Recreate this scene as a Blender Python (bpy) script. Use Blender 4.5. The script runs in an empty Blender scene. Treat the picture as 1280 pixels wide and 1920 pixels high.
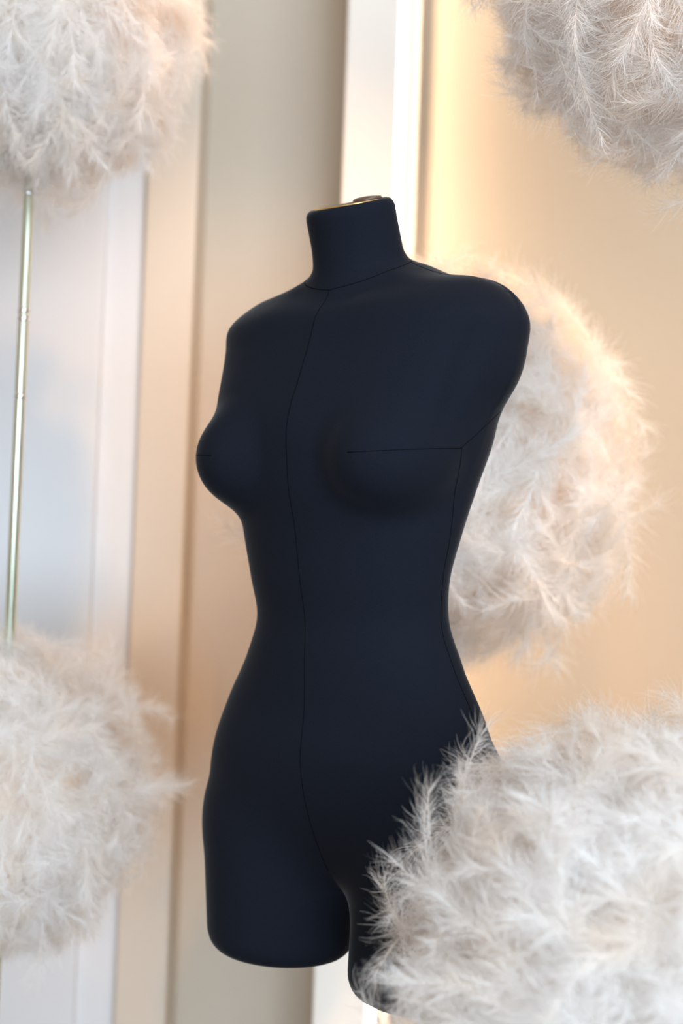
import bpy, math
import numpy as np
from mathutils import Vector, Matrix

sc = bpy.context.scene
col = sc.collection

# ------------------------------------------------------------------ camera
F_PX = 2667.0                      # focal length in pixels of a 1280 x 1920 frame
CAM = np.array([0.0, 0.0, 1.20])
PITCH = math.radians(2.0)
ROLL = math.radians(2.0)
cam_data = bpy.data.cameras.new('camera')
cam_data.sensor_fit = 'VERTICAL'
cam_data.sensor_height = 36.0
cam_data.sensor_width = 24.0
cam_data.lens = F_PX / 1920 * 36.0
cam_data.clip_start = 0.02
cam_data.dof.use_dof = True
cam_data.dof.focus_distance = 1.37
cam_data.dof.aperture_fstop = 3.2
cam = bpy.data.objects.new('camera', cam_data)
col.objects.link(cam)
cp, sp = math.cos(PITCH), math.sin(PITCH)
cr, sr = math.cos(ROLL), math.sin(ROLL)
fwd = Vector((0, cp, sp)); up0 = Vector((0, -sp, cp)); rt0 = Vector((1, 0, 0))
rt = rt0 * cr + up0 * sr
up = up0 * cr - rt0 * sr
M = Matrix((rt, up, -fwd)).transposed().to_4x4()
M.translation = Vector(CAM)
cam.matrix_world = M
sc.camera = cam


def at(u, v, depth):
    """point of the room seen at pixel (u, v), at the given distance along +Y"""
    x, y = u - 640, v - 960
    X = cr * x + sr * y
    Y = -sr * x + cr * y
    d = np.array([X / F_PX, cp + sp * Y / F_PX, sp - cp * Y / F_PX])
    return CAM + d * (depth / d[1])


# ------------------------------------------------------------------ light
sc.view_settings.view_transform = 'Standard'
sc.view_settings.look = 'None'
sc.view_settings.gamma = 1
sc.view_settings.use_curve_mapping = False
sc.view_settings.exposure = 0.0
sc.cycles.max_bounces = 10
sc.cycles.diffuse_bounces = 8
sc.cycles.transmission_bounces = 8

world = bpy.data.worlds.new('world')
sc.world = world
world.use_nodes = True
world.node_tree.nodes['Background'].inputs[0].default_value = (1.0, 0.78, 0.60, 1)
world.node_tree.nodes['Background'].inputs[1].default_value = 0.46


def area(name, loc, target, sx, sy, power, color):
    d = bpy.data.lights.new(name, 'AREA')
    d.shape = 'RECTANGLE'; d.size = sx; d.size_y = sy
    d.energy = power; d.color = color
    o = bpy.data.objects.new(name, d)
    o.location = loc
    o.rotation_euler = (Vector(target) - Vector(loc)).to_track_quat('-Z', 'Y').to_euler()
    col.objects.link(o)
    return o


def spot(name, loc, target, power, color, deg, blend=1.0, radius=.04):
    d = bpy.data.lights.new(name, 'SPOT')
    d.energy = power; d.color = color; d.spot_size = math.radians(deg); d.spot_blend = blend
    d.shadow_soft_size = radius
    o = bpy.data.objects.new(name, d)
    o.location = loc
    o.rotation_euler = (Vector(target) - Vector(loc)).to_track_quat('-Z', 'Y').to_euler()
    col.objects.link(o)
    return o


# daylight through the high shop window behind the camera, and its lower pane
area('window_daylight', (1.7, -1.9, 3.9), (0.05, 1.8, 1.25), 2.4, 2.0, 145, (0.66, 0.84, 1.0))
area('window_daylight', (0.7, -3.4, 0.95), (-0.1, 2.2, 0.90), 3.0, 1.8, 222, (0.66, 0.84, 1.0))
# added warm spots, unseen sources, to warm and brighten the walls and balls
WARM = (1.0, 0.50, 0.15)
spot('added_warm_spot', (0.12, 1.05, 3.05), (-0.22, 2.6, 1.12), 125, WARM, 34)
spot('added_warm_spot', (0.85, 0.85, 3.05), (0.60, 2.50, 0.85), 60, WARM, 34)
spot('added_warm_spot', (1.25, 1.05, 3.05), (0.20, 1.95, 1.25), 235, (1.0, .66, .37), 24)
spot('added_warm_spot', (0.70, 0.15, 3.05), (0.40, 1.50, 1.70), 150, (1.0, .62, .34), 24)
LED_STRENGTH = 30.0
LED_COLOR = (1.0, 0.94, 0.87)


# ------------------------------------------------------------------ helpers
def tag(o, label=None, cat=None, group=None, kind=None):
    if label: o['label'] = label
    if cat: o['category'] = cat
    if group: o['group'] = group
    if kind: o['kind'] = kind
    return o


def empty(name, loc, rz=0.0):
    o = bpy.data.objects.new(name, None)
    o.empty_display_size = 0.05
    o.location = loc
    o.rotation_euler = (0, 0, rz)
    col.objects.link(o)
    return o


def mesh_np(name, V, Q, smooth=True):
    """mesh data from numpy arrays of vertices and quads"""
    me = bpy.data.meshes.new(name)
    V = np.asarray(V, np.float32); Q = np.asarray(Q, np.int32)
    me.vertices.add(len(V)); me.vertices.foreach_set('co', V.ravel())
    k = Q.shape[1]
    me.loops.add(Q.size); me.loops.foreach_set('vertex_index', Q.ravel())
    me.polygons.add(len(Q))
    me.polygons.foreach_set('loop_start', np.arange(0, Q.size, k, dtype=np.int32))
    me.polygons.foreach_set('use_smooth', np.full(len(Q), smooth))
    me.update(calc_edges=True)
    return me


def obj(name, me, mat, parent=None):
    o = bpy.data.objects.new(name, me)
    if mat is not None and not me.materials:
        me.materials.append(mat)
    if parent is not None: o.parent = parent
    col.objects.link(o)
    return o


def tube(pts, r, n=8, closed=False, cap=True):
    pts = np.asarray(pts, float)
    m = len(pts)
    rr = np.broadcast_to(np.asarray(r, float), (m,))
    T = np.gradient(pts, axis=0)
    if closed: T = np.roll(pts, -1, 0) - np.roll(pts, 1, 0)
    T /= np.linalg.norm(T, axis=1, keepdims=True) + 1e-12
    ref = np.array([0, 0, 1.0]) if abs(T[0, 2]) < .9 else np.array([1.0, 0, 0])
    N = np.zeros_like(T)
    for i in range(m):
        a = ref if i == 0 else N[i - 1]
        a = a - T[i] * (a @ T[i]); N[i] = a / np.linalg.norm(a)
    B = np.cross(T, N)
    an = np.arange(n) * 2 * math.pi / n
    V = pts[:, None] + rr[:, None, None] * (np.cos(an)[None, :, None] * N[:, None] + np.sin(an)[None, :, None] * B[:, None])
    V = V.reshape(-1, 3)
    Q = []
    for i in range(m if closed else m - 1):
        j = (i + 1) % m
        for k in range(n):
            l = (k + 1) % n
            Q.append((i * n + k, i * n + l, j * n + l, j * n + k))
    if cap and not closed:
        c0, c1 = len(V), len(V) + 1
        V = np.vstack([V, pts[0], pts[-1]])
        for k in range(n):
            l = (k + 1) % n
            Q.append((c0, l, k, k)); Q.append((c1, (m - 1) * n + k, (m - 1) * n + l, (m - 1) * n + l))
    me = bpy.data.meshes.new('tube')
    me.from_pydata([tuple(v) for v in V], [], [tuple(dict.fromkeys(q)) for q in Q])
    for p in me.polygons: p.use_smooth = True
    return me


def lathe(profile, n=40):
    """profile: list of (radius, z)"""
    V = []; Fc = []
    for r, z in profile:
        for k in range(n):
            a = 2 * math.pi * k / n
            V.append((r * math.cos(a), r * math.sin(a), z))
    m = len(profile)
    for i in range(m - 1):
        for k in range(n):
            l = (k + 1) % n
            Fc.append((i * n + k, i * n + l, (i + 1) * n + l, (i + 1) * n + k))
    Fc.append(tuple(range(n))[::-1]); Fc.append(tuple((m - 1) * n + k for k in range(n)))
    me = bpy.data.meshes.new('lathe'); me.from_pydata(V, [], Fc)
    for p in me.polygons: p.use_smooth = len(p.vertices) == 4
    return me


def box_me(x0, x1, y0, y1, z0, z1, bevel=0.0):
    import bmesh
    bm = bmesh.new()
    bmesh.ops.create_cube(bm, size=1)
    for v in bm.verts:
        v.co = ((x0 + x1) / 2 + v.co.x * (x1 - x0), (y0 + y1) / 2 + v.co.y * (y1 - y0), (z0 + z1) / 2 + v.co.z * (z1 - z0))
    if bevel:
        bmesh.ops.bevel(bm, geom=bm.edges[:], offset=bevel, segments=3, affect='EDGES', profile=.5)
    me = bpy.data.meshes.new('box'); bm.to_mesh(me); bm.free()
    return me


# ------------------------------------------------------------------ materials
def mat_new(name):
    m = bpy.data.materials.new(name); m.use_nodes = True
    return m, m.node_tree, m.node_tree.nodes['Principled BSDF']


def plain(name, color, rough=.5, metal=0.0, spec=.5, noise=0.0, bump=0.0, scale=40):
    m, t, b = mat_new(name)
    b.inputs['Base Color'].default_value = (*color, 1)
    b.inputs['Roughness'].default_value = rough
    b.inputs['Metallic'].default_value = metal
    b.inputs['Specular IOR Level'].default_value = spec
    if noise or bump:
        tc = t.nodes.new('ShaderNodeTexCoord'); nz = t.nodes.new('ShaderNodeTexNoise')
        nz.inputs['Scale'].default_value = scale; nz.inputs['Detail'].default_value = 5
        t.links.new(tc.outputs['Object'], nz.inputs['Vector'])
        if noise:
            mx = t.nodes.new('ShaderNodeMix'); mx.data_type = 'RGBA'
            mx.inputs['A'].default_value = (*[c * (1 - noise) for c in color], 1)
            mx.inputs['B'].default_value = (*[min(1, c * (1 + noise)) for c in color], 1)
            t.links.new(nz.outputs['Fac'], mx.inputs['Factor']); t.links.new(mx.outputs['Result'], b.inputs['Base Color'])
        if bump:
            bp = t.nodes.new('ShaderNodeBump'); bp.inputs['Strength'].default_value = bump; bp.inputs['Distance'].default_value = .002
            t.links.new(nz.outputs['Fac'], bp.inputs['Height']); t.links.new(bp.outputs['Normal'], b.inputs['Normal'])
    return m


def fabric(name, color, sheen):
    """matt knitted jersey: fine mottled yarn with a soft fuzz"""
    m, t, b = mat_new(name)
    tc = t.nodes.new('ShaderNodeTexCoord')
    nz = t.nodes.new('ShaderNodeTexNoise'); nz.inputs['Scale'].default_value = 900; nz.inputs['Detail'].default_value = 3
    mp = t.nodes.new('ShaderNodeMapping'); mp.inputs['Scale'].default_value = (1, 1, 1.6)
    t.links.new(tc.outputs['Object'], mp.inputs['Vector']); t.links.new(mp.outputs['Vector'], nz.inputs['Vector'])
    mx = t.nodes.new('ShaderNodeMix'); mx.data_type = 'RGBA'
    mx.inputs['A'].default_value = (*[c * .7 for c in color], 1); mx.inputs['B'].default_value = (*[c * 1.3 for c in color], 1)
    t.links.new(nz.outputs['Fac'], mx.inputs['Factor']); t.links.new(mx.outputs['Result'], b.inputs['Base Color'])
    bp = t.nodes.new('ShaderNodeBump'); bp.inputs['Strength'].default_value = .25; bp.inputs['Distance'].default_value = .0006
    t.links.new(nz.outputs['Fac'], bp.inputs['Height']); t.links.new(bp.outputs['Normal'], b.inputs['Normal'])
    b.inputs['Roughness'].default_value = .95
    b.inputs['Specular IOR Level'].default_value = .05
    b.inputs['Sheen Weight'].default_value = sheen
    b.inputs['Sheen Roughness'].default_value = .30
    b.inputs['Sheen Tint'].default_value = (1, .95, .92, 1)
    return m


def feather_mat(name, color, trans):
    m = bpy.data.materials.new(name); m.use_nodes = True
    t = m.node_tree; t.nodes.clear()
    out = t.nodes.new('ShaderNodeOutputMaterial')
    d = t.nodes.new('ShaderNodeBsdfDiffuse'); tr = t.nodes.new('ShaderNodeBsdfTranslucent')
    mx = t.nodes.new('ShaderNodeMixShader'); mx.inputs[0].default_value = trans
    tc = t.nodes.new('ShaderNodeTexCoord'); nz = t.nodes.new('ShaderNodeTexNoise')      # faint peach noise patches, the warm recess tone put into the colour
    nz.inputs['Scale'].default_value = 11; nz.inputs['Detail'].default_value = 2
    rp = t.nodes.new('ShaderNodeMapRange'); rp.inputs['From Min'].default_value = .44; rp.inputs['From Max'].default_value = .68
    mc = t.nodes.new('ShaderNodeMix'); mc.data_type = 'RGBA'
    mc.inputs['A'].default_value = (*color, 1)
    mc.inputs['B'].default_value = (color[0] * .985, color[1] * .928, color[2] * .868, 1)
    t.links.new(tc.outputs['Object'], nz.inputs['Vector']); t.links.new(nz.outputs['Fac'], rp.inputs['Value'])
    t.links.new(rp.outputs['Result'], mc.inputs['Factor'])
    t.links.new(mc.outputs['Result'], d.inputs[0]); t.links.new(mc.outputs['Result'], tr.inputs[0])
    t.links.new(d.outputs[0], mx.inputs[1]); t.links.new(tr.outputs[0], mx.inputs[2]); t.links.new(mx.outputs[0], out.inputs[0])
    return m


M_wall = plain('cream_wall_paint', (.51, .35, .21), .45, noise=.02, bump=.03, scale=60)
M_wallB = plain('shaded_greige_paint', (.56, .475, .375), .38, noise=.02, bump=.03, scale=60)  # greige, with the shade on the back wall put into the colour
M_white = plain('white_lacquer', (.74, .75, .77), .35, noise=.01, scale=20)
M_column = plain('lit_ivory_lacquer', (.88, .80, .71), .4, noise=.01, scale=20)  # ivory, with the brighter light on the column put into the colour
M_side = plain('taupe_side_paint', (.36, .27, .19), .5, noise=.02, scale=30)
M_pil = plain('beige_wall_paint', (.66, .57, .47), .45, noise=.02, bump=.03, scale=60)
M_floor = plain('brown_stone_floor', (.16, .12, .09), .35, noise=.10, bump=.05, scale=6)
M_fabric = fabric('black_jersey', (.0098, .0122, .0188), .13)
M_thread = plain('black_thread', (.004, .004, .006), .9, spec=.05)
M_brass = plain('brass', (.78, .55, .22), .3, 1.0)
M_knob = plain('dark_wood', (.10, .06, .045), .35, noise=.3, scale=60)
M_chrome = plain('chrome', (.75, .75, .76), .12, 1.0)
M_rod = plain('green_champagne_metal', (.66, .70, .57), .34, 1.0, noise=.08, scale=30)
M_feather = feather_mat('ostrich_down', (.98, .956, .936), .5)
M_quill = feather_mat('quill', (.90, .86, .80), .25)
M_core = plain('ball_core', (.90, .72, .58), .9)
m, t, b = mat_new('led_diffuser')
b.inputs['Base Color'].default_value = (.9, .9, .9, 1)
b.inputs['Emission Color'].default_value = (*LED_COLOR, 1)
b.inputs['Emission Strength'].default_value = LED_STRENGTH
M_led = m

# ------------------------------------------------------------------ the room
def wx(u, v, Y): return float(at(u, v, Y)[0])
H = 3.2
def struct(name, me, mat):
    o = obj(name, me, mat); return tag(o, kind='structure')

yR = 2.52                      # right hand back wall
yA = 2.66                      # wall behind the mannequin
yL = 2.50                      # white panels at the left
yC = 2.43                      # face of the column
xE = wx(343, 1053, yL)         # outer edge of the left panels
xP = wx(246, 1053, yL); xQ = wx(172, 1053, yL)
xC0 = wx(615, 1053, yC); xC1 = wx(717, 1053, yC)
xL0 = wx(719, 1053, yC); xL1 = wx(730, 1053, yC); xW = wx(755, 1053, yR)
struct('floor', box_me(-3, 3, -2.0, 3.0, -.05, 0), M_floor)
struct('wall_back', box_me(xE - .3, xC0 + .05, yA, yA + .1, 0, H), M_wallB)
struct('wall_right', box_me(xW, 3.0, yR, yR + .24, 0, H), M_wall)
struct('wall_left', box_me(-3.0, xQ, yL, yL + .3, 0, H, .004), M_white)
struct('trim_1', box_me(xQ, xP, yL + .025, yL + .3, 0, H), M_white)
struct('trim_2', box_me(xP, xE, yL, yL + .3, 0, H, .006), M_pil)
struct('trim_3', box_me(xC0, xC1, yC, yA + .1, 0, H, .005), M_column)
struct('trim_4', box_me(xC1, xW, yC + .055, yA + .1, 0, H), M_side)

led = empty('led_strip_light', (0, 0, 0))
tag(led, 'vertical glowing white strip light set on the edge of the pale column behind the neck', 'light')
obj('channel', box_me(xC1 + .0005, xL1 - .001, yC + .030, yC + .0355, .02, H - .05, .001), M_chrome, led)
obj('diffuser', box_me(xC1 + .001, xL1, yC + .001, yC + .030, .03, H - .06, .003), M_led, led)

# ------------------------------------------------------------------ the dress form
# one implicit surface in the form's own frame: +x its left, -y its front, z up from the floor
# rows: height, half width, front depth, back depth, centre y, roundness
LOFT = np.array([
 [0.86, 0.1309, 0.0301, 0.0997, 0.0139, 2.2],
 [0.88, 0.1541, 0.0433, 0.1021, 0.0077, 2.3],
 [0.9, 0.1572, 0.0524, 0.0978, 0.0004, 2.3],
 [0.95, 0.1665, 0.0595, 0.0861, -0.0222, 2.2],
 [1.0, 0.1596, 0.0618, 0.071, -0.0337, 2.15],
 [1.05, 0.1508, 0.0714, 0.0704, -0.0208, 2.1],
 [1.1, 0.1258, 0.08, 0.0732, -0.0145, 2.1],
 [1.14, 0.1099, 0.078, 0.0742, -0.0181, 2.1],
 [1.18, 0.1128, 0.0807, 0.0751, -0.0256, 2.1],
 [1.23, 0.1228, 0.093, 0.0816, -0.0238, 2.15],
 [1.28, 0.1325, 0.1151, 0.0908, -0.016, 2.2],
 [1.33, 0.1452, 0.1229, 0.096, -0.0079, 2.2],
 [1.38, 0.1471, 0.1107, 0.0946, 0.0012, 2.2],
 [1.42, 0.1526, 0.0923, 0.0884, -0.0026, 2.2],
 [1.45, 0.1613, 0.0862, 0.0741, -0.0017, 2.2],
 [1.475, 0.1325, 0.0771, 0.0606, 0.0115, 2.1],
 [1.5, 0.0845, 0.0712, 0.0504, 0.0160, 2.0],
 [1.52, 0.0500, 0.0478, 0.0331, 0.0200, 2.0],
])
PSI = 0.6559
FORM_XY = (0.0259, 1.5000)
def smin(a,b,k):
    h=np.clip(.5+.5*(b-a)/k,0,1)
    return b*(1-h)+a*h-k*h*(1-h)
def smax(a,b,k): return -smin(-a,-b,k)
def cubic(z,zs,ys):
    # monotone-ish catmull-rom interpolation
    i=np.clip(np.searchsorted(zs,z)-1,0,len(zs)-2)
    h=zs[i+1]-zs[i]; t=np.clip((z-zs[i])/h,0,1)
    m=np.gradient(ys,zs)
    return ((2*t**3-3*t**2+1)*ys[i]+(t**3-2*t**2+t)*h*m[i]+(-2*t**3+3*t**2)*ys[i+1]+(t**3-t**2)*h*m[i+1])
def ell(x,y,z,c,r,rx=0,ry=0,rz=0):
    X=x-c[0];Y=y-c[1];Z=z-c[2]
    if ry: 
        s,k=math.sin(ry),math.cos(ry); X,Z=k*X+s*Z,-s*X+k*Z
    if rx:
        s,k=math.sin(rx),math.cos(rx); Y,Z=k*Y+s*Z,-s*Y+k*Z
    k0=np.sqrt((X/r[0])**2+(Y/r[1])**2+(Z/r[2])**2)+1e-9
    k1=np.sqrt((X/r[0]**2)**2+(Y/r[1]**2)**2+(Z/r[2]**2)**2)+1e-9
    return k0*(k0-1)/k1
P = dict(b_x=0.087, b_y=-0.0789, b_z=1.3068, b_rx=0.057, b_ry=0.07, b_rz=0.056, b_t=0.15, b_k=0.018, u_x=0.08, u_y=-0.0639, u_z=1.3752, u_rx=0.055, u_ry=0.032, u_rz=0.0715, sh_cx=0.1339, sh_cy=0.003, sh_cz=1.4328, sh_rx=0.032, sh_ry=0.039, sh_rz=0.0514, sh_t=0.25, sh_k=0.05, neck_z0=1.44, neck_z1=1.571, neck_r=0.0469, neck_lean=-0.3792, neck_y=-0.0057, neck_slant=0.3195, neck_flare=0.0303, leg_x=0.1032, leg_a=0.0873, leg_bf=0.078, leg_bb=0.085, leg_z=0.767, leg_top=0.95, leg_splay=0.066)
def leg(x,y,z,s):
    p=P
    cx=s*(p['leg_x']+(.90-z)*p['leg_splay']*-1)
    t=np.clip((.95-z)/.2,0,1)
    a=p['leg_a']-.006*t; bf=p['leg_bf']-.004*t; bb=p['leg_bb']-.010*t
    X=x-cx; Y=y
    b=np.where(Y<0,bf,bb)
    k=np.sqrt((X/a)**2+(Y/b)**2)+1e-9
    d=(k-1)*np.minimum(a,b)
    zb=p['leg_z']-s*.006
    d=smax(d, zb-z, .030)
    d=smax(d, z-p['leg_top'], .06)
    return d
def neck(x,y,z):
    p=P
    yc=p['neck_y']+(z-1.46)*p['neck_lean']
    t=np.clip((1.53-z)/.09,0,1)
    r=p['neck_r']+p['neck_flare']*t*t
    X=x;Y=y-yc
    k=np.sqrt(X**2+(Y/1.08)**2)
    d=k-r
    top=(z-p['neck_z1']-(y-yc)*p['neck_slant'])/math.sqrt(1+p['neck_slant']**2)
    d=smax(d,top,.010)
    d=smax(d,p['neck_z0']-z,.02)
    return d
def torso(x,y,z):
    zs=LOFT[:,0]
    a,bf,bb,c,n=[cubic(z,zs,LOFT[:,i]) for i in range(1,6)]
    Y=y-c
    b=np.where(Y<0,bf,bb)
    nf=n-.45*np.exp(-((z-1.33)/.06)**2)-.35*np.exp(-((z-1.405)/.035)**2)
    n=np.where(Y<0,nf,n)
    k=(np.abs(x/a)**n+np.abs(Y/b)**n)**(1/n)
    d=(k-1)*np.minimum(a,b)*.9
    # the two front panels meet in a slight ridge above the bust
    d=d-np.where(Y<0,.0068*np.exp(-np.abs(x)/.030)*np.clip((z-1.30)/.06,0,1)*np.clip((1.50-z)/.08,0,1),0)
    d=smax(d, LOFT[0,0]-z, .03)
    d=smax(d, z-LOFT[-1,0], .02)
    return d
def body(x,y,z):
    p=P
    d=torso(x,y,z)
    ax=np.abs(x)
    # shoulder caps
    d=smin(d, ell(ax,y,z,(p['sh_cx'],p['sh_cy'],p['sh_cz']),(p['sh_rx'],p['sh_ry'],p['sh_rz']),ry=p['sh_t']), p['sh_k'])
    # bust
    d=smin(d, ell(ax,y,z,(p['u_x'],p['u_y'],p['u_z']),(p['u_rx'],p['u_ry'],p['u_rz']),rx=-.35), .07)
    d=smin(d, ell(ax,y,z,(p['b_x'],p['b_y'],p['b_z']),(p['b_rx'],p['b_ry'],p['b_rz']),rx=p['b_t']), p['b_k'])
    # buttocks
    d=smin(d, ell(ax,y,z,(.075,.045,.930),(.080,.070,.100)), .08)
    d=smin(d,np.minimum(leg(x,y,z,1),leg(x,y,z,-1)),.025)
    # soft fold where the chest turns into the arm cap
    q0=np.array([.168,-.046,1.440]); q1=np.array([.147,-.071,1.350]); e=q1-q0; l2=e@e
    t=np.clip(((ax-q0[0])*e[0]+(y-q0[1])*e[1]+(z-q0[2])*e[2])/l2,-.3,1.3)
    r2=(ax-q0[0]-t*e[0])**2+(y-q0[1]-t*e[1])**2+(z-q0[2]-t*e[2])**2
    d=d+.0042*np.exp(-r2/.014**2)*np.exp(-((t-.6)/.6)**2)
    d=smin(d, neck(x,y,z), .014)
    return d
def surface_nets(f,lo,hi,h):
    n=np.ceil((np.array(hi)-lo)/h).astype(int)+1
    xs=[lo[i]+h*np.arange(n[i]) for i in range(3)]
    X,Y,Z=np.meshgrid(*xs,indexing='ij')
    D=f(X,Y,Z)
    S=D<0
    # active cells
    c=np.zeros(tuple(n-1),int); acc=np.zeros(tuple(n-1)+(3,)); cnt=np.zeros(tuple(n-1))
    C=[(i,j,k) for i in(0,1) for j in(0,1) for k in(0,1)]
    sl=lambda A,o:A[o[0]:o[0]+n[0]-1,o[1]:o[1]+n[1]-1,o[2]:o[2]+n[2]-1]
    for o in C: c+=sl(S,o)
    act=(c>0)&(c<8)
    idx=np.argwhere(act)
    I,J,K=idx.T
    pos=np.zeros((len(idx),3)); cn=np.zeros(len(idx))
    for a in range(3):
        for o in C:
            if o[a]: continue
            q=list(o); q[a]=1
            d0=D[I+o[0],J+o[1],K+o[2]]; d1=D[I+q[0],J+q[1],K+q[2]]
            m=(d0<0)!=(d1<0)
            t=np.where(m,d0/(d0-d1+1e-12),0)
            pp=np.repeat(np.array(o,float)[None],len(idx),0); pp[:,a]+=t
            pos+=pp*m[:,None]; cn+=m
    pos=(pos/cn[:,None]+idx)*h+np.array(lo)
    num=-np.ones(tuple(n-1),int); num[I,J,K]=np.arange(len(idx))
    faces=[]
    for a in range(3):
        b,c2=(a+1)%3,(a+2)%3
        s0=[slice(0,-1)]*3; s1=[slice(0,-1)]*3; s1[a]=slice(1,None)
        s0[b]=s1[b]=slice(1,-1); s0[c2]=s1[c2]=slice(1,-1)
        A=S[tuple(s0)];B=S[tuple(s1)]
        e=np.argwhere(A!=B)
        off=np.zeros(3,int); off[b]=1; off[c2]=1
        g=e+off
        inside=A[tuple(e.T)]
        def nm(db,dc):
            q=g.copy(); q[:,b]+=db; q[:,c2]+=dc
            return num[tuple(q.T)]
        quad=np.stack([nm(-1,-1),nm(0,-1),nm(0,0),nm(-1,0)],1)
        quad[~inside]=quad[~inside][:,::-1]
        faces.append(quad)
    F=np.concatenate(faces)
    # pull the vertices onto the surface
    e=1e-4
    for _ in range(4):
        x,y,z=pos.T
        d=f(x,y,z)
        g=np.stack([f(x+e,y,z)-f(x-e,y,z),f(x,y+e,z)-f(x,y-e,z),f(x,y,z+e)-f(x,y,z-e)],1)/(2*e)
        g2=(g**2).sum(1)+1e-6
        st=np.clip(d/g2,-h*.6,h*.6)
        pos=pos-g*st[:,None]*.9
    return pos,F


def on_surface(P_, off=0.0):
    """pull points onto the form's surface (off metres above it)"""
    pos = np.array(P_, float); e = 1e-4
    for _ in range(12):
        x, y, z = pos.T
        d = body(x, y, z) - off
        g = np.stack([body(x + e, y, z) - body(x - e, y, z), body(x, y + e, z) - body(x, y - e, z), body(x, y, z + e) - body(x, y, z - e)], 1) / (2 * e)
        pos = pos - g * np.clip(d / ((g ** 2).sum(1) + 1e-6), -.01, .01)[:, None]
    return pos


def resample(pts, step=.004):
    pts = np.array(pts, float)
    s = np.r_[0, np.cumsum(np.linalg.norm(np.diff(pts, axis=0), axis=1))]
    n = max(4, int(s[-1] / step))
    q = np.linspace(0, s[-1], n)
    P_ = np.stack([np.interp(q, s, pts[:, i]) for i in range(3)], 1)
    for _ in range(14):                                   # smooth, ends fixed
        P_[1:-1] = P_[1:-1] * .5 + (P_[:-2] + P_[2:]) * .25
    return P_


form = empty('dress_form', (FORM_XY[0], FORM_XY[1], 0), -PSI)
tag(form, 'black fabric female dress form torso with short thighs and a cut-off neck', 'mannequin')
h_ = .0034
V, Q = surface_nets(body, np.array([-(70 + .5) * h_, -.20, .72]), np.array([.24, .20, 1.64]), h_)
me = mesh_np('torso', V, Q[:, ::-1] if False else Q)
obj('torso', me, M_fabric, form)

SIDE = [(.152, .006, .9), (.1665, -.0177, 1.0003), (.1607, -.0166, 1.0237), (.155, -.0165, 1.0432), (.146, -.017, 1.0627), (.1316, -.0163, 1.0881), (.1191, -.0169, 1.114), (.1112, -.0157, 1.1341), (.1091, -.0156, 1.1526), (.112, -.0203, 1.1755), (.1159, -.0228, 1.1984), (.1219, -.0238, 1.2254), (.1284, -.0286, 1.2622), (.1400, -.040, 1.2977), (.1453, -.0441, 1.3142)]
DART = [(.0866, -.1484, 1.3026), (.1114, -.1417, 1.3037), (.1327, -.1204, 1.3065), (.1445, -.0846, 1.3103), (.1453, -.0441, 1.3142)]
ARM = [(.1453, -.0441, 1.3142), (.1474, -.0241, 1.3279), (.1496, -.0038, 1.3424), (.1496, .0189, 1.3565)]
NECKL = [(0, -.0752, 1.4757), (.0198, -.0725, 1.4784), (.045, -.0617, 1.4872), (.0599, -.0400, 1.4990), (.0560, -.0100, 1.5130), (.040, .022, 1.524), (.0, .038, 1.530)]
SHOULDER = [(.0565, -.0117, 1.5125), (.0696, -.0132, 1.5058), (.0831, -.0105, 1.5005), (.1032, -.010, 1.4936), (.135, -.006, 1.482)]
r_s = .00042
cz = np.linspace(.885, 1.476, 150)
ya = np.full(150, -.22); yb = np.full(150, .0)
for _ in range(24):
    ym = (ya + yb) / 2; inside = body(0 * cz, ym, cz) < 0
    yb = np.where(inside, ym, yb); ya = np.where(inside, ya, ym)
cs = np.stack([0 * cz, ya, cz], 1)
o = obj('center_seam', tube(cs, r_s, 6), M_thread, form)
for sx in (1, -1):
    fl = np.array([sx, 1, 1])
    obj('side_seam', tube(on_surface(resample(SIDE) * fl), r_s * 1.2, 6), M_thread, form)
    obj('bust_dart', tube(on_surface(resample(DART) * fl), np.r_[np.full(2, r_s * 1.3), np.full(len(resample(DART)) - 2, r_s * .8)], 6), M_thread, form)
    obj('armhole_seam', tube(on_surface(resample(ARM) * fl), r_s, 6), M_thread, form)
    obj('shoulder_seam', tube(on_surface(resample(SHOULDER) * fl), r_s, 6), M_thread, form)
nk = resample(NECKL)
ring = np.vstack([nk, (nk * np.array([-1, 1, 1]))[::-1][1:-1]])
obj('neck_seam', tube(on_surface(ring), r_s * 1.2, 6, closed=True), M_thread, form)

# neck cap: a brass plate with a small wooden knob, lying on the slanted cut of the neck
zt = P['neck_z1']
yt = P['neck_y'] + (zt - 1.46) * P['neck_lean']
sl = math.atan(P['neck_slant'])
cap = obj('neck_cap', lathe([(.0385, -.004), (.0395, -.003), (.0395, -.0008), (.0385, -.0002), (0.001, .0)], 48), M_brass, form)
cap.location = (0, yt, zt); cap.rotation_euler = (sl, 0, 0); cap['label'] = 'brass neck plate'
knob = obj('knob', lathe([(.014, .0), (.0155, .0015), (.0145, .0035), (.010, .0048), (.001, .0052)], 32), M_knob, cap)
knob.location = (.018, .008, -.0004)

# stand: a chrome pole out of the left thigh, on a round base
lx = P['leg_x'] + .004
obj('pole', tube([(lx, 0, .012), (lx, 0, .40), (lx, 0, .80)], .012, 24), M_chrome, form)
s_ = obj('base_plate', lathe([(.17, 0), (.172, .004), (.17, .010), (.03, .014), (.02, .03), (.014, .034)], 64), M_chrome, form)
s_.location = (lx, 0, 0)

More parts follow.
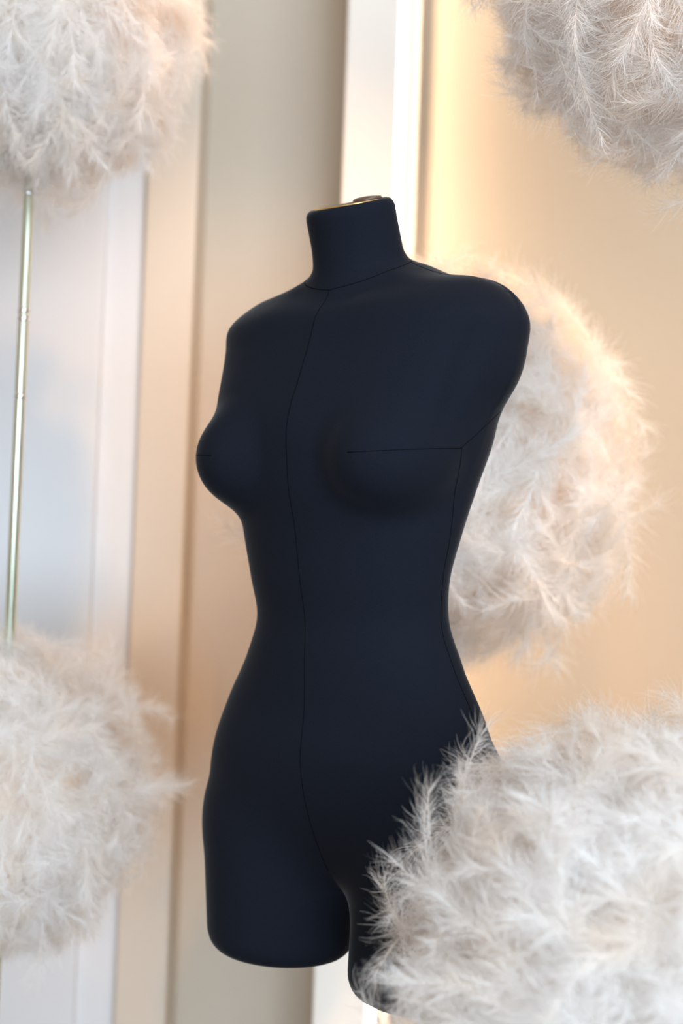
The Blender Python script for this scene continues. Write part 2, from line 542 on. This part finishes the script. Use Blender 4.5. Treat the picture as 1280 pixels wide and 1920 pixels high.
# ------------------------------------------------------------------ feathers
def feather_np(rng, L=.12, n_side=108, seg=5, barb=.043, curl=1.0, width=.0005):
    """one soft plume: root at the origin, lying along +Y, its outer face +Z.  returns vertices, quads"""
    Vs = []; Qs = []
    # quill line
    m = 14
    s = np.linspace(0, 1, m)
    bend = curl * rng.uniform(.5, 1.1); side = rng.uniform(-.35, .35)
    ang = bend * s ** 1.3
    dx = np.sin(side * s); dy = np.cos(ang); dz = -np.sin(ang)
    st = np.stack([dx, dy, dz], 1); st /= np.linalg.norm(st, axis=1, keepdims=True)
    C = np.vstack([[0, 0, 0], np.cumsum(st[:-1] * (L / (m - 1)), 0)])
    T = st
    X = np.cross(T, np.array([0, 0, 1.0]) + 0 * T); X /= np.linalg.norm(X, axis=1, keepdims=True)
    Z = np.cross(X, T)
    w = np.interp(s, [0, .7, 1], [.0006, .0004, .00015])
    n0 = 0
    for axis in (X, Z):
        a = C + axis * w[:, None]; b_ = C - axis * w[:, None]
        Vs.append(np.concatenate([a, b_])); i = np.arange(m - 1)
        Qs.append(np.stack([i, i + 1, i + 1 + m, i + m], 1) + n0); n0 += 2 * m
    # barbs, all at once
    n = n_side * 2
    tb = np.repeat((np.arange(n_side) + rng.random(n_side) * .8) / n_side, 2) * .95 + .05
    sg = np.tile([1, -1], n_side).astype(float)
    ci = tb * (m - 1)
    i0 = np.clip(ci.astype(int), 0, m - 2); f = (ci - i0)[:, None]
    base = C[i0] * (1 - f) + C[i0 + 1] * f
    t_ = T[i0]; x_ = X[i0] * sg[:, None]; z_ = Z[i0]
    prof = np.interp(tb, [0, .12, .45, .8, 1], [.55, .95, 1, .85, .60])
    ln = barb * prof * rng.uniform(.7, 1.15, n)
    a0 = np.interp(tb, [0, .5, 1], [1.0, .70, .34]) + rng.normal(0, .24, n)
    lift = rng.normal(.05, .50, n)
    drop = rng.uniform(-.2, 1.0, n) * curl
    fw = rng.uniform(.1, .9, n)
    # clumps: neighbouring barbs share a wave
    ph = tb * rng.uniform(14, 22) + sg * 1.3
    lift = lift + .35 * np.sin(ph); a0 = a0 + .22 * np.cos(ph * 1.3)
    d = np.cos(a0)[:, None] * t_ + np.sin(a0)[:, None] * x_ + lift[:, None] * z_
    d /= np.linalg.norm(d, axis=1, keepdims=True)
    P_ = [base]; p = base; k = seg
    wd = []
    D = []
    for j in range(k + 1):
        D.append(d)
        if j < k:
            p = p + d * (ln / k)[:, None]; P_.append(p)
            d = d + (fw[:, None] * t_ * .30 - drop[:, None] * z_ * .22 + rng.normal(0, .17, (n, 3)))
            d /= np.linalg.norm(d, axis=1, keepdims=True)
    P_ = np.stack(P_, 1); D = np.stack(D, 1)                       # n, k+1, 3
    ref = z_[:, None] + rng.normal(0, .5, (n, 1, 3))
    S = np.cross(D, ref); S /= np.linalg.norm(S, axis=2, keepdims=True) + 1e-9
    wj = (width * np.array([.9, 1.0, .8, .6, .4, .15])[:k + 1])[None, :, None] * rng.uniform(.6, 1.2, (n, 1, 1)) * .5
    A = P_ + S * wj; Bq = P_ - S * wj
    Vb = np.stack([A, Bq], 2).reshape(-1, 3)
    i = (np.arange(n)[:, None] * (k + 1) * 2 + np.arange(k)[None] * 2).ravel()
    Qs.append(np.stack([i, i + 1, i + 3, i + 2], 1) + n0); Vs.append(Vb)
    return np.concatenate(Vs), np.concatenate(Qs)


def frames(N, rng, lay, swirl):
    """orientation for feathers rooted along the unit normals N: laid over by `lay`, pointing mostly down, scattered"""
    down = np.array([0, 0, -1.0])
    t = down - N * (N @ down)[:, None] + rng.normal(0, swirl, N.shape)
    t = t - N * (t * N).sum(1)[:, None]
    t /= np.linalg.norm(t, axis=1, keepdims=True)
    Y = np.cos(lay)[:, None] * N + np.sin(lay)[:, None] * t         # direction of the feather
    Z = N - Y * (N * Y).sum(1)[:, None]; Z /= np.linalg.norm(Z, axis=1, keepdims=True)
    X = np.cross(Y, Z)
    return X, Y, Z


def sphere_dirs(n, rng):
    i = np.arange(n) + .5
    ph = np.arccos(1 - 2 * i / n); th = math.pi * (1 + 5 ** .5) * i
    N = np.stack([np.cos(th) * np.sin(ph), np.sin(th) * np.sin(ph), np.cos(ph)], 1) + rng.normal(0, .035, (n, 3))
    return N / np.linalg.norm(N, axis=1, keepdims=True)


rng = np.random.default_rng(7)
VAR = [feather_np(rng, L=rng.uniform(.095, .125), curl=rng.uniform(.6, 1.5)) for _ in range(10)]
# a unit ball of down, radius about .24 m
NF = 1050
N = sphere_dirs(NF, rng)
lay = rng.uniform(.85, 1.45, NF)
X, Y, Z = frames(N, rng, lay, .75)
root = N * rng.uniform(.140, .195, NF)[:, None]
Vs = []; Qs = []; n0 = 0
for i in range(NF):
    v, q = VAR[i % len(VAR)]
    s_ = rng.uniform(.8, 1.15)
    w_ = v * s_
    Vs.append(root[i] + w_[:, :1] * X[i] + w_[:, 1:2] * Y[i] + w_[:, 2:] * Z[i]); Qs.append(q + n0); n0 += len(v)
ME_DOWN = mesh_np('plumage', np.concatenate(Vs), np.concatenate(Qs), smooth=False)
ME_DOWN.materials.append(M_feather)
ME_F = []
for k in range(8):
    v, q = feather_np(rng, L=rng.uniform(.10, .135), n_side=125, curl=rng.uniform(.6, 1.5), barb=.040, width=.0005)
    me = mesh_np('feather', v, q, smooth=False); me.materials.append(M_feather); ME_F.append(me)
ME_CORE = None


def core_mesh(r):
    import bmesh
    bm = bmesh.new(); bmesh.ops.create_icosphere(bm, subdivisions=4, radius=r)
    for v in bm.verts:
        v.co *= 1 + .02 * math.sin(v.co.x * 90) * math.sin(v.co.y * 80 + v.co.z * 70)
    me = bpy.data.meshes.new('core'); bm.to_mesh(me); bm.free()
    for p in me.polygons: p.use_smooth = True
    return me


ME_CORE = core_mesh(.140)
ME_CORE.materials.append(M_core)


def place(o, root, X, Y, Z, s):
    Mx = Matrix(((X[0], Y[0], Z[0], root[0]), (X[1], Y[1], Z[1], root[1]), (X[2], Y[2], Z[2], root[2]), (0, 0, 0, 1)))
    o.matrix_local = Mx @ Matrix.Scale(s, 4)


def feather_ball(loc, radius, rot, label, seed, extra=()):
    """core, down all round, and the separate outer feathers that can be told apart"""
    rg = np.random.default_rng(seed)
    b = empty('feather_ball', loc)
    tag(b, label, 'feather ball', 'feather balls')
    s = radius / .246
    c = obj('core', ME_CORE, None, b); c.scale = (s, s, s)
    d = obj('plumage', ME_DOWN, None, b); d.scale = (s, s, s); d.rotation_euler = rot; d['kind'] = 'stuff'
    n = 84
    N = sphere_dirs(n * 2, rg)
    N = N[N[:, 1] < .25][:n]                                        # the side that faces the window
    n = len(N)
    lay = rg.uniform(.9, 1.4, n)
    X, Y, Z = frames(N, rg, lay, .8)
    r0 = rg.uniform(.165, .195, n) * s
    for i in range(n):
        f = obj('feather', ME_F[i % len(ME_F)], None, b)
        place(f, N[i] * r0[i], X[i], Y[i], Z[i], s * rg.uniform(.85, 1.15))
    for (dirn, point, r_, sc_) in extra:                            # the odd plume that sticks out
        Nv = np.array(dirn, float); Nv /= np.linalg.norm(Nv)
        Yv = np.array(point, float); Yv /= np.linalg.norm(Yv)
        Zv = Nv - Yv * (Nv @ Yv); Zv /= np.linalg.norm(Zv); Xv = np.cross(Yv, Zv)
        f = obj('feather', ME_F[int(rg.integers(8))], None, b)
        place(f, Nv * r_ * s, Xv, Yv, Zv, s * sc_)
    return b


def ball_at(u, v, Y, r_px, *a, **k):
    p = at(u, v, Y)
    return feather_ball(tuple(p), r_px * Y / F_PX, *a, **k), p


b1, p1 = ball_at(50, 40, 1.86, 362, (.3, .2, 0), 'white feather ball on the metal rod in the upper left corner', 11)
b2, p2 = ball_at(0, 1482, 1.90, 330, (1.4, .5, .6), 'white feather ball low on the metal rod, one plume sticking out to the right', 23,
                 extra=[((.95, -.35, .1), (1.0, -.15, .12), .17, .95)])
b3, p3 = ball_at(838, 882, 1.98, 402, (2.2, .1, 1.9), 'peach-lit feather ball behind the dress form, seen past its chest and waist', 31)
b4, p4 = ball_at(1300, -50, 1.50, 415, (.9, 2.4, .4), 'cream feather ball hanging at the top right corner above the beige wall', 47)
b5, p5 = ball_at(1208, 1805, 1.16, 492, (2.9, 1.1, 2.6), 'big white feather ball at the lower right, in front of the dress form', 59,
                 extra=[((-1, -.1, .35), (-.55, -.1, .9), .150, .85), ((-1, -.1, .0), (-.75, -.2, .75), .155, .95), ((-1, 0, -.3), (-1, -.1, .1), .145, .85), ((-1, 0, -.45), (-.9, 0, -.5), .145, .85), ((-.5, -.2, .9), (-.3, -.2, 1), .145, .85)])

# the rod through the two balls at the left, floor to ceiling
xr, yr = (p1[0] + p2[0]) / 2, (p1[1] + p2[1]) / 2
xr = float(at(36, 780, 1.88)[0]); yr = 1.88
rod = empty('metal_rod', (xr, yr, 0))
tag(rod, 'slim vertical greenish metal rod at the left edge, running through two feather balls', 'rod')
obj('tube', tube([(0, 0, 0.01), (0, 0, 1.5), (0, 0, 3.15)], .0071, 24), M_rod, rod)
zz = [float(at(40, v, yr)[2]) for v in (362, 583, 598, 744)]
for z in zz:
    c = obj('collar', lathe([(.0071, -.003), (.0080, -.002), (.0080, .002), (.0071, .003)], 24), M_chrome, rod); c.location = (0, 0, z)
fl = obj('floor_flange', lathe([(.05, 0), (.05, .006), (.012, .010), (.0085, .03)], 32), M_chrome, rod)

# hidden supports of the other three
w = obj('support_rod', tube([(p3[0], p3[1] + .1, p3[2]), (p3[0], (p3[1] + yA) / 2, p3[2]), (p3[0], yA, p3[2])], .006, 12), M_rod)
tag(w, 'short rod fixing the feather ball behind the dress form to the wall', 'rod')
w = obj('support_rod', tube([(p4[0], p4[1], p4[2] + .1), (p4[0], p4[1], 2.8), (p4[0], p4[1], 3.15)], .006, 12), M_rod)
tag(w, 'rod from which the feather ball at the top right corner hangs', 'rod')
w = empty('ball_stand', (p5[0], p5[1], 0)); tag(w, 'thin floor stand under the big feather ball at the lower right', 'stand')
obj('pole', tube([(0, 0, .01), (0, 0, .5), (0, 0, p5[2] - .1)], .006, 12), M_rod, w)
obj('base', lathe([(.11, 0), (.11, .006), (.012, .010), (.0075, .03)], 40), M_chrome, w)
